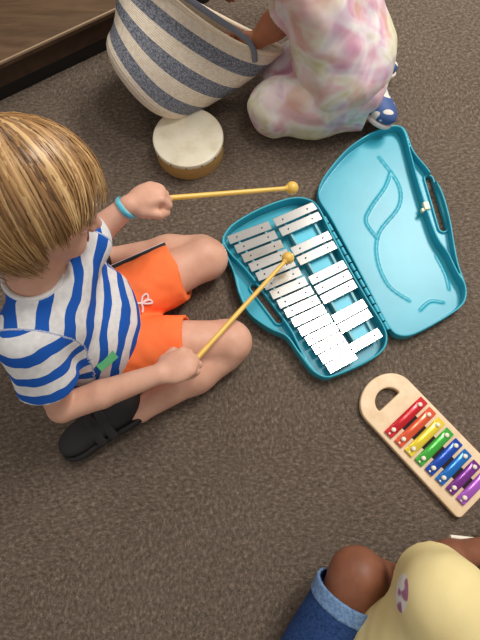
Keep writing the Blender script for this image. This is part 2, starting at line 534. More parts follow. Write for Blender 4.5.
raillight = plain('pale_turquoise_rail', srgb(120, 186, 196), .45)
for fn, q0, zz in ((nat, .18, RZ), (nat, .82, RZ), (acc, .2, RZ + .001), (acc, .8, RZ + .001)):
    (a0, b0), (a1, b1) = fn(-.3 if fn is nat else .2), fn(14.3 if fn is nat else 13.8)
    p, q = z4(*lerp(a0, b0, q0), zz), z4(*lerp(a1, b1, q0), zz)
    d = q - p; bm = bmesh.new(); c = (p + q) / 2; c.z = (.0035 + zz) / 2
    box(bm, c, (d.length, .006, zz - .0035), frame(d)); bm_obj('rail', bm, raillight, glo, bevel=.0008)
pa = [z4(*lerp(*acc(t_), q_), .016) for t_, q_ in ((.2, .22), (13.8, .22), (13.8, .78), (.2, .78))]
bm = bmesh.new(); lo_ = [bm.verts.new((p.x, p.y, .003)) for p in pa]; up_ = [bm.verts.new((p.x, p.y, .016)) for p in pa]
bm.faces.new(up_); bm.faces.new(lo_[::-1])
for k in range(4): bm.faces.new((lo_[k], lo_[(k + 1) % 4], up_[(k + 1) % 4], up_[k]))
bmesh.ops.recalc_face_normals(bm, faces=bm.faces)
bm_obj('platform', bm, plain('light_turquoise_plastic', srgb(74, 196, 222), .35, var=.03), glo, bevel=.001)
mt = NT('brushed_aluminium', .2, 1.0); v = mt.obj((1, 1, 1)); f = mt.noise(v, 160, 3)
mt.color(mt.ramp(f, [(.2, srgb(222, 219, 215)), (.8, srgb(227, 224, 220))]))
ALU = mt.m
PIN = plain('dark_steel_pin', srgb(92, 84, 80), .4, .6)
bars = [(nat(i), 0) for i in range(15)] + [(acc(t), 1) for t in (.5, 1.5, 3.5, 4.5, 6.5, 7.5, 8.5, 10.5, 11.5, 13.5)]
for (l_, r_), up in bars:
    z0 = RZ + (.0015 if not up else .0065)
    a, b = z4(*l_, z0 + .003), z4(*r_, z0 + .003); d = b - a; c = (a + b) / 2; c.z = z0 + .0015
    if up:
        pass
    bm = bmesh.new(); box(bm, c, (d.length, .0225, .003), frame(d))
    ba = bm_obj('note_bar', bm, ALU, glo, bevel=.0006)
    for q in (.2, .8):
        pp = a + d * q; bm = bmesh.new(); pp.z = z0
        cyl(bm, pp + Vector((0, 0, -.004)), pp + Vector((0, 0, .0036)), .0013, n=10); sphere(bm, pp + Vector((0, 0, .0038)), .0021, (1, 1, .6), n=10)
        po = bm_obj('pin', bm, PIN, None, True); po.parent = ba; po.matrix_parent_inverse = Matrix.Identity(4)

# ================================================================== rainbow xylophone on a pale wooden board
def z6(x, y, z): return P(350 + x / 3.69, 370 + y / 3.69, z)


XH = .016
xa, xb = z6(150, 80, XH), z6(420, 470, XH)
la, lb = z6(62, 186, XH), z6(382, 531, XH)
ex_ = (lb - la).normalized(); ey_ = Vector((ex_.y, -ex_.x, 0)) * -1          # ey towards the upper right
xyl = thing('toy_xylophone', 'pale wooden toy xylophone with eight rainbow bars on the carpet at right', 'xylophone', loc=(xa.x, xa.y, 0))
W = (z6(283, 100, XH) - la).dot(ey_) * .985; S0 = (z6(50, 100, XH) - la).dot(ex_)
LEN = (z6(405, 552, XH) - la).dot(ex_)


def X(s, t, z=0.0):
    p = la + ex_ * s + ey_ * t; return Vector((p.x, p.y, z))


top_c = (S0 + .012, W / 2)
out = []
rr = W / 2
cs = -.0005
for k in range(25):
    a = math.pi / 2 + math.pi * k / 24
    out.append((cs + rr * .82 * math.cos(a), W / 2 + rr * math.sin(a)))
rc = .011
for k in range(7):
    a = -math.pi / 2 + math.pi / 2 * k / 6; out.append((LEN - rc + rc * math.cos(a), rc + rc * math.sin(a)))
for k in range(7):
    a = math.pi / 2 * k / 6; out.append((LEN - rc + rc * math.cos(a), W - rc + rc * math.sin(a)))
outw = [X(s, t) for s, t in out]
# handle hole, a half-moon whose straight side faces the bars
hc = (.0015, W / 2)
hole = [(hc[0] + .024 * -math.sin(math.pi * k / 14) * 1.0, hc[1] + .028 * math.cos(math.pi * k / 14)) for k in range(15)]
holew = [X(s, t) for s, t in hole]
xs = [p.x for p in outw]; ys = [p.y for p in outw]
Fd = Field((min(xs) - .008, min(ys) - .008, -.004), (max(xs) + .008, max(ys) + .008, XH + .006), .0016)
XX, YY, ZZ = Fd.ax[0][:, None], Fd.ax[1][None, :], Fd.ax[2][None, None, :]
d2 = poly_sdf(outw, XX, YY)[:, :, None]; dh = (poly_sdf(holew, XX, YY) - .003)[:, :, None]
d2 = np.maximum(d2, -dh); q = np.maximum(-ZZ, ZZ - XH); rd = .0025
Fd.d = (np.minimum(np.maximum(d2 + rd, q + rd), 0) + np.sqrt(np.maximum(d2 + rd, 0) ** 2 + np.maximum(q + rd, 0) ** 2) - rd).astype(np.float32)
bd = Fd.mesh('board', wood_mat('birch', srgb(222, 190, 150), srgb(238, 212, 176), (5, 5, 5), .45, 7), xyl)
cols = [srgb(200, 28, 38), srgb(222, 88, 52), srgb(236, 208, 60), srgb(66, 172, 62), srgb(20, 72, 172), srgb(24, 108, 190), srgb(120, 48, 138), srgb(168, 92, 190)]
names = ['red', 'orange', 'yellow', 'green', 'dark blue', 'blue', 'purple', 'lilac']
c0 = z6(200, 183, XH + .008); c7 = z6(447, 446, XH + .008)
s0, t0 = (c0 - la).dot(ex_), (c0 - la).dot(ey_); s7, t7 = (c7 - la).dot(ex_), (c7 - la).dot(ey_)
strip = plain('dark_slot_shade', srgb(40, 26, 24), .9)  # flat dark plate paints the shaded sound slot; the board has no recess
bm = bmesh.new(); pq = [X(s0 - .006, W / 2 - .021, XH), X(s0 - .006, W / 2 + .021, XH), X(s7 + .006, W / 2 + .013, XH), X(s7 + .006, W / 2 - .013, XH)]
lo_ = [bm.verts.new((p.x, p.y, XH - .001)) for p in pq]; up_ = [bm.verts.new((p.x, p.y, XH + .0008)) for p in pq]
bm.faces.new(up_); bm.faces.new(lo_[::-1])
for k in range(4): bm.faces.new((lo_[k], lo_[(k + 1) % 4], up_[(k + 1) % 4], up_[k]))
bmesh.ops.recalc_face_normals(bm, faces=bm.faces); bm_obj('slot_shade', bm, strip, xyl)
SCR = plain('white_rubber_cap', srgb(236, 226, 208), .45)
for k in range(8):
    t = k / 7; s = s0 + (s7 - s0) * t; ln = .112 - .030 * t; wd = .0205
    z0 = XH + .0036; bm = bmesh.new()
    # tube-shaped bar: flattened ends with a raised half-round middle
    tt = t0 + (t7 - t0) * t
    tt = W / 2 + .0015
    box(bm, X(s, tt, z0 + .0012), (wd, ln, .0024), frame(ex_))
    mt = NT(names[k] + '_paint', .22, .35, .6); v = mt.obj(); mt.color(mt.mix(.15, cols[k], mt.ramp(mt.noise(v, 60), [(.4, cols[k]), (.6, tuple(min(1, c * 1.3) for c in cols[k][:3]) + (1,))])))
    bmesh.ops.bevel(bm, geom=list(bm.edges), offset=.0009, segments=2, affect='EDGES')
    hl = ln * .27; n = 12; ringsb = []
    for (u, sc_) in ((-hl - .010, .25), (-hl, 1), (hl, 1), (hl + .010, .25)):
        ringsb.append([bm.verts.new(X(s + math.cos(math.pi * j / n) * wd / 2 * .93, tt + u, z0 + .0022 + math.sin(math.pi * j / n) * .0042 * sc_)) for j in range(n + 1)])
    for A, B in zip(ringsb, ringsb[1:]):
        for j in range(n): bm.faces.new((A[j], A[j + 1], B[j + 1], B[j]))
    bm.faces.new(ringsb[0]); bm.faces.new(ringsb[-1][::-1])
    bmesh.ops.recalc_face_normals(bm, faces=bm.faces)
    b = bm_obj('tone_bar', bm, mt.m, xyl, True); b['label'] = names[k] + ' metal tone bar'
    for q in (-1, 1):
        bm = bmesh.new(); c = X(s, tt + q * ln * .36, z0 + .003)
        cyl(bm, c, c + Vector((0, 0, .0045)), .0052, .0046, n=16); sphere(bm, c + Vector((0, 0, .0045)), .0046, (1, 1, .45), n=14)
        p_ = bm_obj('cap', bm, SCR, None, True); p_.parent = b; p_.matrix_parent_inverse = Matrix.Identity(4)
    if True:
        bm = bmesh.new(); c = X(s, tt - ln * .46, z0 + .0026); sphere(bm, c, .0022, (1, 1, .25), n=10)
        p_ = bm_obj('note_dot', bm, SCR, None, True); p_.parent = b; p_.matrix_parent_inverse = Matrix.Identity(4)

# ================================================================== striped woven basket, slumped on its side
B0, O0 = P(156, 74, .09), P(206, 14, .215)
TIP = P(280, 58, .125) - O0
Wd = (P(284, 58, .13) - P(150, -52, .33)); Wd.normalize()
Ax = (O0 - B0).normalized(); Vd = Ax.cross(Wd).normalized()
Wd = Vd.cross(Ax).normalized()
bsk = thing('woven_basket', 'soft woven basket in cream and grey stripes slumped against the shelf unit', 'basket', loc=(B0.x, B0.y, 0))


def bring(u, q, off=0.0):
    """u 0 base centre .. 1 rim; q angle"""
    if u < .16:
        k = u / .16; r = math.sin(k * math.pi / 2); ax = -.055 * math.cos(k * math.pi / 2)
        a = b = .132 * r; c = B0 + Ax * (ax + .0)
    else:
        k = (u - .16) / .84; s_ = k * k * (3 - 2 * k)
        a = .132 + (.192 - .132) * s_; b = .132 + (.044 - .132) * s_; c = B0.lerp(O0, k)
    s_ = 0 if u < .16 else ((u - .16) / .84) ** 2 * (3 - 2 * (u - .16) / .84)
    wv_ = (Wd * .132).lerp(TIP, s_).normalized(); vv_ = Ax.cross(wv_).normalized()
    a = a if u < .16 else .132 + (TIP.length - .132) * s_
    a -= off; b -= off
    p = c + wv_ * (a * math.cos(q)) + vv_ * (b * math.sin(q))
    p += Wd * (.006 * math.sin(3 * q + 5 * u)) + Ax * (.012 * math.sin(2 * q + 1) * u)
    lim = .006 + off
    if p.z < lim: p.z = lim - (p.z - lim) * .02
    return p


bm = bmesh.new(); NU, NQ = 60, 96; lay = bm.verts.layers.float.new('u'); rows = []
path = [(i / NU, 0) for i in range(1, NU + 1)] + [(1.012, .004)] + [(i / NU, .009) for i in range(NU, 3, -1)]
for u, off in path:
    row = []
    for k in range(NQ):
        v = bm.verts.new(bring(min(u, 1.0), 2 * math.pi * k / NQ, off) + (Ax * .005 if u > 1 else Vector())); v[lay] = (u if u <= 1 else 1) if off < .003 else .75; row.append(v)
    rows.append(row)
for A, B in zip(rows, rows[1:]):
    for k in range(NQ): bm.faces.new((A[k], A[(k + 1) % NQ], B[(k + 1) % NQ], B[k]))
bm.faces.new(rows[0][::-1]); bm.faces.new(rows[-1])
bmesh.ops.recalc_face_normals(bm, faces=bm.faces)
mk = NT('woven_stripes', .9, 0, .1); u = mk.attr('u'); ob = mk.obj()
fr = mk.math('FRACT', mk.math('ADD', mk.math('MULTIPLY', u, 3.6), .30))
msk = mk.math('GREATER_THAN', fr, .5)
nz = mk.noise(ob, 260, 3); gr = mk.ramp(nz, [(.38, srgb(92, 97, 110)), (.62, srgb(150, 152, 160))])
cr = mk.ramp(mk.noise(ob, 120, 3), [(.3, srgb(220, 204, 182)), (.7, srgb(238, 225, 206))])
mk.color(mk.mix(msk, gr, cr))
wv = mk.math('MULTIPLY', mk.math('SINE', mk.math('MULTIPLY', u, 330.0)), .6); mk.bump(mk.math('ADD', wv, mk.math('MULTIPLY', nz, 1.6)), .4, .0018)
o = bm_obj('basket_body', bm, mk.m, bsk, True)
bm = bmesh.new(); pts = [bring(1.0, 2 * math.pi * k / 64, .004) + Ax * .004 for k in range(64)]
tube(bm, pts, .0065, 10, True)
bm_obj('rim', bm, plain('cream_cord', srgb(226, 208, 182), .9, nscale=200, bump=.3), bsk, True)
bm = bmesh.new()
hp = [bring(.93, 4.0, -.004), bring(1.0, 4.25, -.006) + Ax * .022, bring(1.0, 4.7, -.006) + Ax * .032, bring(1.0, 5.2, -.006) + Ax * .024, bring(.93, 5.5, -.004)]
tube(bm, catmull(hp, 8, False), .0068, 10)
hd_ = bm_obj('handle', bm, plain('grey_cord', srgb(120, 124, 136), .9, nscale=240, bump=.4), bsk, True); hd_['label'] = 'grey woven carrying handle'


# ================================================================== people
SK_L = skin_mat('fair_skin', srgb(206, 154, 130), srgb(220, 171, 147))
SK_M = skin_mat('tan_skin', srgb(150, 92, 62), srgb(172, 110, 78))
SK_D = skin_mat('brown_skin', srgb(120, 74, 52), srgb(142, 90, 66))
EYEW = plain('eye_white', srgb(235, 232, 226), .25, bump=0); IRIS = plain('iris', srgb(70, 90, 110), .2, bump=0)
IRISB = plain('brown_iris', srgb(50, 32, 22), .2, bump=0)


def V3(*a): return Vector(a)


def hand(F, Wp, f, n, thumb, sc_=1.0, curl=1.0, k=.0035):
    """child hand: Wp wrist, f knuckle direction, n back-of-hand normal, thumb = side direction. returns grip centre"""
    f = f.normalized(); n = (n - f * n.dot(f)).normalized(); s = f.cross(n)
    if s.dot(thumb) < 0: s = -s
    g = lambda a, b, c: Wp + (f * a + s * b + n * c) * sc_
    Rm = Matrix((f, s, n)).transposed()
    F.ell(g(.027, -.001, 0), (.034 * sc_, .026 * sc_, .015 * sc_), Rm, k=.01)
    F.ell(g(.02, .014, -.007), (.022 * sc_, .013 * sc_, .012 * sc_), Rm, k=.006)
    lens = [(.021, .016, .012), (.023, .018, .013), (.021, .017, .012), (.017, .012, .010)]
    offs = [.0185, .0065, -.0055, -.0165]
    gc = Vector()
    for i in range(4):
        p = g(.048 - (.004 if i in (0,) else 0) - (.006 if i == 3 else 0), offs[i], .002)
        F.cone(g(.025, offs[i] * .8, .003), p, .0075 * sc_, .0073 * sc_, k=.004)
        ang = 0
        for j, (L_, da) in enumerate(zip(lens[i], (62 - i * 2, 78, 52))):
            ang += math.radians(da * curl)
            q = p + (f * math.cos(ang) - n * math.sin(ang)) * L_ * sc_
            r0 = (.0068 - .0005 * j - (.0007 if i == 3 else 0)) * sc_
            F.cone(p, q, r0, r0 - .0004, k=.0018)
            p = q
    F.ell(g(.046, .002, -.014), (.013 * sc_, .024 * sc_, .013 * sc_), Rm, k=.004)
    # thumb leaves the side of the palm near its base and closes over the fingers
    t0 = g(.012, .020, -.006); t1 = g(.032, .031, -.014); t2 = g(.046, .022, -.026); t3 = g(.050, .008, -.032)
    F.cone(t0, t1, .0085 * sc_, .0075 * sc_, k=.006); F.cone(t1, t2, .0072 * sc_, .0066 * sc_, k=.002); F.cone(t2, t3, .0064 * sc_, .0055 * sc_, k=.0015)
    return g(.050, 0, -.0165)


def head(F, C, Fw, Up, sc_=1.0):
    Fw = Fw.normalized(); Up = (Up - Fw * Up.dot(Fw)).normalized(); Rt = Fw.cross(Up)
    Rm = Matrix((Fw, Rt, Up)).transposed(); g = lambda a, b, c: C + (Fw * a + Rt * b + Up * c) * sc_
    F.ell(g(-.006, 0, .014), (.086 * sc_, .071 * sc_, .078 * sc_), Rm, k=.01)
    F.ell(g(.022, 0, -.038), (.052 * sc_, .052 * sc_, .052 * sc_), Rm, k=.03)
    F.ell(g(.052, 0, -.068), (.022 * sc_, .024 * sc_, .018 * sc_), Rm, k=.02)
    for s in (-1, 1):
        F.ell(g(.056, s * .034, -.034), (.020 * sc_, .020 * sc_, .021 * sc_), Rm, k=.014)
        F.ell(g(.082, s * .027, -.004), (.012 * sc_, .013 * sc_, .009 * sc_), Rm, k=.008, sub=True)
        F.ell(g(.0655, s * .027, .0015), (.0128 * sc_, .0140 * sc_, .0118 * sc_), Rm, k=.002)
        F.ell(g(.0, s * .071, -.012), (.011 * sc_, .006 * sc_, .019 * sc_), Rm, k=.005)
        F.ell(g(.003, s * .079, -.010), (.005 * sc_, .004 * sc_, .010 * sc_), Rm, k=.003, sub=True)
    F.cone(g(.078, 0, -.006), g(.090, 0, -.026), .006 * sc_, .0085 * sc_, k=.010)
    for s in (-1, 1): F.ell(g(.084, s * .008, -.029), (.006 * sc_,) * 3, Rm, k=.004)
    F.ell(g(.076, 0, -.048), (.007 * sc_, .016 * sc_, .004 * sc_), Rm, k=.004)
    F.ell(g(.075, 0, -.056), (.007 * sc_, .014 * sc_, .0045 * sc_), Rm, k=.004)
    F.cone(g(.084, -.012, -.052), g(.084, .012, -.052), .0016 * sc_, k=.002, sub=True)
    return g, Rm


def face_parts(g, Rm, par, iris, sc_=1.0):
    for s in (-1, 1):
        bm = bmesh.new(); sphere(bm, g(.0645, s * .027, -.004), .0118 * sc_, n=20); eb = bm_obj('eye', bm, EYEW, par, True)
        bm = bmesh.new(); sphere(bm, g(.0715, s * .027, -.0075), .0052 * sc_, n=16)
        ib = bm_obj('iris', bm, iris, None, True); ib.parent = eb; ib.matrix_parent_inverse = Matrix.Identity(4)
    bm = bmesh.new()
    tube(bm, [g(.0822, q, -.0525 + abs(q) * .1 - .0008) for q in (-.013, -.007, 0, .007, .013)], [.001, .0026, .003, .0026, .001], 8)
    bm_obj('lips', bm, plain('lip_pink', srgb(196, 112, 104), .45, bump=0), par, True)


def hair_mat(name, dark, mid, light):
    m = NT(name, .38, 0, .5); a = m.attr('rnd')
    m.color(m.ramp(a, [(0, dark), (.45, mid), (1, light)])); return m.m


def hair(C, Fw, Up, m, par, sc_=1.0, ends=None, n=900, seed=3, crown=(-.35, 0, 1), low=-.062, wide=1.0, flare_=.004):
    """short straight hair: scalp shell plus hundreds of flat locks falling from the crown, one mesh"""
    Fw = Fw.normalized(); Up = (Up - Fw * Up.dot(Fw)).normalized(); Rt = Fw.cross(Up)
    g = lambda v: C + (Fw * v[0] + Rt * v[1] + Up * v[2]) * sc_
    rnd = random.Random(seed); bm = bmesh.new(); lay = bm.verts.layers.float.new('rnd')
    rad = Vector((.094, .0795, .088)); c0 = Vector((-.006, 0, .014))
    cd = Vector(crown).normalized(); e1 = Vector((1, 0, 0)); e1 = (e1 - cd * e1.dot(cd)).normalized(); e2 = cd.cross(e1)

    def pt(phi, th, lift=0.0):
        d = cd * math.cos(th) + (e1 * math.cos(phi) + e2 * math.sin(phi)) * math.sin(th)
        zz = d.z if d.z > 0 else d.z * .45
        q = 1 / math.sqrt((d.x / rad.x) ** 2 + (d.y / rad.y) ** 2 + (zz / rad.z) ** 2)
        return c0 + d * (q + lift), d

    def hairline(p):
        t = min(1, max(0, (p.x + .012) / .062)); return low + (.030 - low) * t * t * (3 - 2 * t)
    # shell
    for phi_i in range(48):
        pass
    NP, NTH = 64, 20; rows = []
    tend = []
    for i in range(NP):
        phi = i * 2 * math.pi / NP; th = .4
        while th < 2.7 and pt(phi, th)[0].z > hairline(pt(phi, th)[0]): th += .02
        tend.append(th)
    for j in range(NTH + 1):
        row = []
        for i in range(NP):
            th = max(.02, tend[i] * j / NTH); p, d = pt(i * 2 * math.pi / NP, th, -.004 - (.005 if j == NTH else 0)); v = bm.verts.new(g(p)); v[lay] = .15; row.append(v)
        rows.append(row)
    for j in range(NTH):
        for i in range(NP): bm.faces.new((rows[j][i], rows[j][(i + 1) % NP], rows[j + 1][(i + 1) % NP], rows[j + 1][i]))
    for k in range(n):
        phi = rnd.uniform(0, 2 * math.pi); i = int(phi / (2 * math.pi) * NP) % NP; te = tend[i] * (rnd.uniform(.93, 1.06) + .035 * math.sin(phi * 15))
        ts = rnd.uniform(.0, .55) if rnd.random() < .6 else rnd.uniform(.4, 1.1)
        te = max(te, ts + .3); tw = .12 * math.sin(phi * 5 + seed) + rnd.uniform(-.05, .05); lift = rnd.uniform(-.001, .0045) + .002 * math.sin(phi * 17); flare = rnd.uniform(-.003, flare_) + flare_ * .5 * math.sin(phi * 11)
        pts, nr, rr_ = [], [], []; M = 9
        w0 = rnd.uniform(.0011, .0024) * sc_ * wide
        for j in range(M):
            t = j / (M - 1); p, d = pt(phi + tw * t * t + .02 * math.sin(t * 4 + k), ts + (te - ts) * t, lift * math.sin(math.pi * min(1, t + .15)) + flare * t * t)
            pts.append(g(p)); nr.append((Fw * d.x + Rt * d.y + Up * d.z)); rr_.append(w0 * (1 - .75 * t ** 2.5) * (.35 + .65 * min(1, t * 5)))
        nv = len(bm.verts); tube(bm, pts, rr_, 5, nrm=nr, flat=.42)
        bm.verts.ensure_lookup_table(); c = min(1, max(0, rnd.gauss(.5, .17) + .2 * math.sin(phi * 23 + 2 * math.sin(phi * 7))))
        for v in bm.verts[nv:]: v[lay] = c
    return bm_obj('hair', bm, m, par, True)


def shoe(par, heel, toe, up, sc_, m_up, m_sole, straps=False, name='shoe'):
    """heel, toe: floor-side points of the sole; up: direction out of the shoe"""
    f = (toe - heel); Ln = f.length; f.normalize(); up = (up - f * up.dot(f)).normalized(); s = f.cross(up)
    Rm = Matrix((f, s, up)).transposed(); g = lambda a, b, c: heel + f * a * Ln + (s * b + up * c) * sc_
    pts = [g(a, b, c) for a in (0, 1) for b in (-.05, .05) for c in (-.02, .09)]
    lo = [min(p[i] for p in pts) - .01 for i in range(3)]; hi = [max(p[i] for p in pts) + .01 for i in range(3)]
    F = Field(lo, hi, .0025)
    F.ell(g(.2, 0, .030), (.034 * sc_, .027 * sc_, .030 * sc_), Rm, k=.015); F.ell(g(.55, 0, .024), (.060 * sc_, .029 * sc_, .023 * sc_), Rm, k=.015)
    F.ell(g(.82, .002, .019), (.032 * sc_, .031 * sc_, .017 * sc_), Rm, k=.015)
    F.cone(g(.18, 0, .04), g(.16, 0, .058), .026 * sc_, .024 * sc_, k=.012)
    F.cut(g(0, 0, .008), -up)
    u = F.mesh(name, m_up, par)
    F = Field(lo, hi, .0025)
    F.ell(g(.2, 0, .006), (.036 * sc_, .029 * sc_, .016 * sc_), Rm, k=.015); F.ell(g(.55, 0, .006), (.060 * sc_, .028 * sc_, .014 * sc_), Rm, k=.015); F.ell(g(.82, .002, .006), (.034 * sc_, .033 * sc_, .014 * sc_), Rm, k=.015)
    F.cut(g(0, 0, .011), up); F.cut(g(0, 0, -.001), -up)
    so = F.mesh('sole', m_sole, None); so.parent = u; so.matrix_parent_inverse = Matrix.Identity(4)
    if straps:
        for a in (.42, .56):
            bm = bmesh.new(); pp = [g(a, -.031 * math.cos(q), .008 + .044 * math.sin(q) * (1.02 if a < .5 else .92)) for q in [math.pi * i / 12 for i in range(13)]]
            tube(bm, pp, .0075 * sc_, 8, flat=.3, nrm=[(p - g(a, 0, .01)).normalized() for p in pp])
            st = bm_obj('strap', bm, m_up, None, True); st.parent = u; st.matrix_parent_inverse = Matrix.Identity(4)
    return u


# ---------------------------------------------------------------- the boy with the mallets
boy = thing('person', 'fair-haired child in blue striped shirt and orange shorts kneeling and holding two mallets', 'person', loc=(-.30, .30, 0))
neck = V3(-.318, .288, .385); hC = V3(-.296, .362, .482); hF = V3(.90, .10, -.42); hU = V3(.40, .30, .87)
rS, lS = V3(-.335, .205, .335), V3(-.268, .372, .335)
rE, rW_ = P(62, 408, .17), P(159, 374, .18)
lE, lW = V3(-.305, .425, .215), P(128, 206, .262)
rH, lH = V3(-.285, .245, .085), V3(-.290, .335, .085)
rK, lK = P(226, 342, .062), P(203, 259, .062)
rA, lA = P(140, 410, .036), V3(-.30, .475, .034)
rHand_f, lHand_f = V3(.88, .42, -.1), V3(.86, .50, -.05)
F = Field((-.47, -.02, -.004), (.06, .62, .60), .0026)
pel = V3(-.315, .29, .10); che = V3(-.318, .288, .27)
# torso
def torso(F, g=0.0, k=.03):
    for q in (-1, 1):
        F.cone(pel + V3(.0, .042 * q, 0), V3(-.31, .288 + .035 * q, .20), .070, .066, k=k, grow=g)
        F.cone(V3(-.31, .288 + .035 * q, .20), che + V3(.0, .040 * q, .03), .066, .058, k=k, grow=g)
    F.ell(V3(-.290, .29, .165), (.070, .085, .07), k=k, grow=g)
torso(F)
F.cone(rS, lS, .038, k=.03)
F.cone(V3(-.318, .288, .32), neck + V3(.006, .012, .03), .040, .034, k=.03)
F.cone(neck, hC + V3(-.012, -.02, -.03), .036, .038, k=.02)
gb, Rb = head(F, hC, hF, hU, 1.08)
# arms
for S, E_, Wr in ((rS, rE, rW_), (lS, lE, lW)):
    F.cone(S, E_, .034, .026, k=.02); F.cone(E_, E_.lerp(Wr, .4), .0265, .0265, k=.006); F.cone(E_.lerp(Wr, .4), Wr, .0265, .0195, k=.006)
gr_r = hand(F, rW_ + rHand_f.normalized() * .004, rHand_f, V3(-.1, .1, 1), V3(0, 1, 0), 1.22)
gr_l = hand(F, lW + lHand_f.normalized() * .006, lHand_f, V3(-.25, .1, 1), V3(1, -.6, 0), 1.2)
# legs, folded back beside the hips
for Hh, K, A, sgn in ((rH, rK, rA, -1), (lH, lK, lA, 1)):
    F.cone(Hh, K, .064, .046, k=.03); F.ell(K + V3(.008, 0, .0), (.047, .044, .046), k=.02)
    ks = K + V3(-.005, sgn * .022, -.012)
    F.cone(ks, ks.lerp(A, .35), .041, .042, k=.008); F.cone(ks.lerp(A, .35), A, .042, .025, k=.02)
    F.cone(A, A + V3(-.04, sgn * .012, 0), .024, .02, k=.01)
F.cut((0, 0, .001), (0, 0, -1))
F.mesh('body', SK_L, boy)
face_parts(gb, Rb, boy, IRIS, 1.08)
hm = hair_mat('blond_hair', srgb(84, 56, 32), srgb(160, 118, 72), srgb(226, 190, 134))
hair(hC, hF, hU, hm, boy, 1.12, n=3200, seed=5, crown=(-.5, -.5, .75), low=-.058, flare_=.005)

# shirt
SH = NT('striped_jersey', .85, 0, .2); s_ = SH.attr('stripe'); ob = SH.obj()
wob = SH.math('MULTIPLY', SH.math('SUBTRACT', SH.noise(ob, 14, 2), .5), .5)
tri = SH.math('FRACT', SH.math('ADD', s_, wob)); msk = SH.math('LESS_THAN', tri, .46)
SH.color(SH.mix(msk, SH.ramp(SH.noise(ob, 90), [(.3, srgb(214, 212, 212)), (.7, srgb(232, 230, 230))]), srgb(28, 88, 178)))
SH.bump(SH.noise(ob, 500), .2, .0008); SH = SH.m
rU, lU = (rE - rS).normalized(), (lE - lS).normalized()
rCuff = rS + rU * .108; lCuff = lS + lU * .10


def shirt_field(g):
    F = Field((-.47, .09, .03), (-.14, .50, .47), .003)
    torso(F, g + .006, .03); F.ell(V3(-.286, .29, .15), (.076, .094, .07), k=.03, grow=g)
    F.cone(neck + V3(0, 0, -.03), neck + V3(.001, .002, .008), .040, .039, k=.01, grow=g)
    F.ell(V3(-.298, .270, .128), (.084, .112, .072), k=.03, grow=g)
    F.cone(rS, lS, .040, k=.03, grow=g + .004); F.cone(V3(-.318, .288, .30), neck + V3(0, 0, -.03), .050, .044, k=.02, grow=g)
    return F


F = shirt_field(.004)
F.wrinkle(lambda X, Y, Z: .0022 * vnoise(X, Y, Z, 75, 2) + .0018 * vnoise(X, Y, Z * .5, 140, 4))
wr_ = lambda X, Y, Z: .0022 * vnoise(X, Y, Z, 75, 2) + .0018 * vnoise(X, Y, Z * .5, 140, 4)
F.sleeve(rS + V3(0, 0, -.002), rCuff, rU, .049, .054, wr_); F.sleeve(lS, lCuff, lU, .048, .051, wr_); F.cut((-.30, .30, .078), (-.05, 0, -1))
# sleeve openings, hem opening and neckline
F.cone(rCuff - rU * .02, rCuff + rU * .03, .044, .047, k=.001, sub=True, flat=True)
F.cone(lCuff - lU * .02, lCuff + lU * .03, .041, .044, k=.001, sub=True, flat=True)
nd = (hC - neck).normalized()
cdir = V3(.10, .22, .96).normalized(); cc = neck + cdir * .002
F.cone(cc, cc + cdir * .05, .053, .062, k=.001, sub=True, flat=True); F.cone(cc - cdir * .006, cc + cdir * .05, .0385, .040, k=.001, sub=True, flat=True)


def stripe(Vv):
    x, y, z = Vv[:, 0], Vv[:, 1], Vv[:, 2]
    body = (x - .75 * z + .16 * (y - .29) + .004 * np.sin(y * 60) + .003 * np.sin(z * 80 + x * 50)) / .053 + .3
    out = body.copy()
    for S, U, Ln in ((np.array(rS), np.array(rU), .115), (np.array(lS), np.array(lU), .10)):
        t = (Vv - S) @ U; rad_ = np.linalg.norm(Vv - S - t[:, None] * U, axis=1)
        side = (y - .288) * (1 if S[1] > .288 else -1)
        on = (side > .083 - .0 * t) & (rad_ < .075) & (t > -.05)
        out = np.where(on, t / .047 + .15, out)
    return out


sh = F.mesh('shirt', SH, boy, {'stripe': stripe})
# collar band
bm = bmesh.new(); Rn = frame(cdir)
ex1, ex2 = Rn.col[1], Rn.col[2]
tube(bm, [cc + ex1 * .0425 * math.cos(q * math.pi / 20) + ex2 * .0425 * math.sin(q * math.pi / 20) for q in range(40)], .0045, 8, True)
cb_ = bm_obj('collar', bm, plain('white_rib', srgb(228, 226, 226), .9, bump=.2), None, True); cb_.parent = sh; cb_.matrix_parent_inverse = Matrix.Identity(4)
# green tag on the hem
from mathutils.bvhtree import BVHTree


def on_surface(o, x, y):
    me = o.data; bv = BVHTree.FromPolygons([v.co for v in me.vertices], [p.vertices for p in me.polygons])
    c = Vector((0, 0, CAM_H)); h = bv.ray_cast(c, (P(x, y, 0) - c).normalized()); return (h[0], h[1]) if h[0] else (P(x, y, .15), Vector((0, 0, 1)))


tp, tn = on_surface(sh, 106, 360); tn = (tn.normalized() * .55 + (Vector((0, 0, CAM_H)) - tp).normalized() * .6).normalized(); tdir = P(118, 349, .13) - P(96, 366, .13); tdir = (tdir - tn * tdir.dot(tn)).normalized()
bm = bmesh.new(); box(bm, tp + tn * .002, (.040, .022, .003), Matrix((tdir, tn.cross(tdir), tn)).transposed())
gt = bm_obj('hem_label', bm, plain('green_patch', srgb(84, 168, 112), .6), None, bevel=.0008); gt.parent = sh; gt.matrix_parent_inverse = Matrix.Identity(4); gt['label'] = 'green label near the shirt hem'

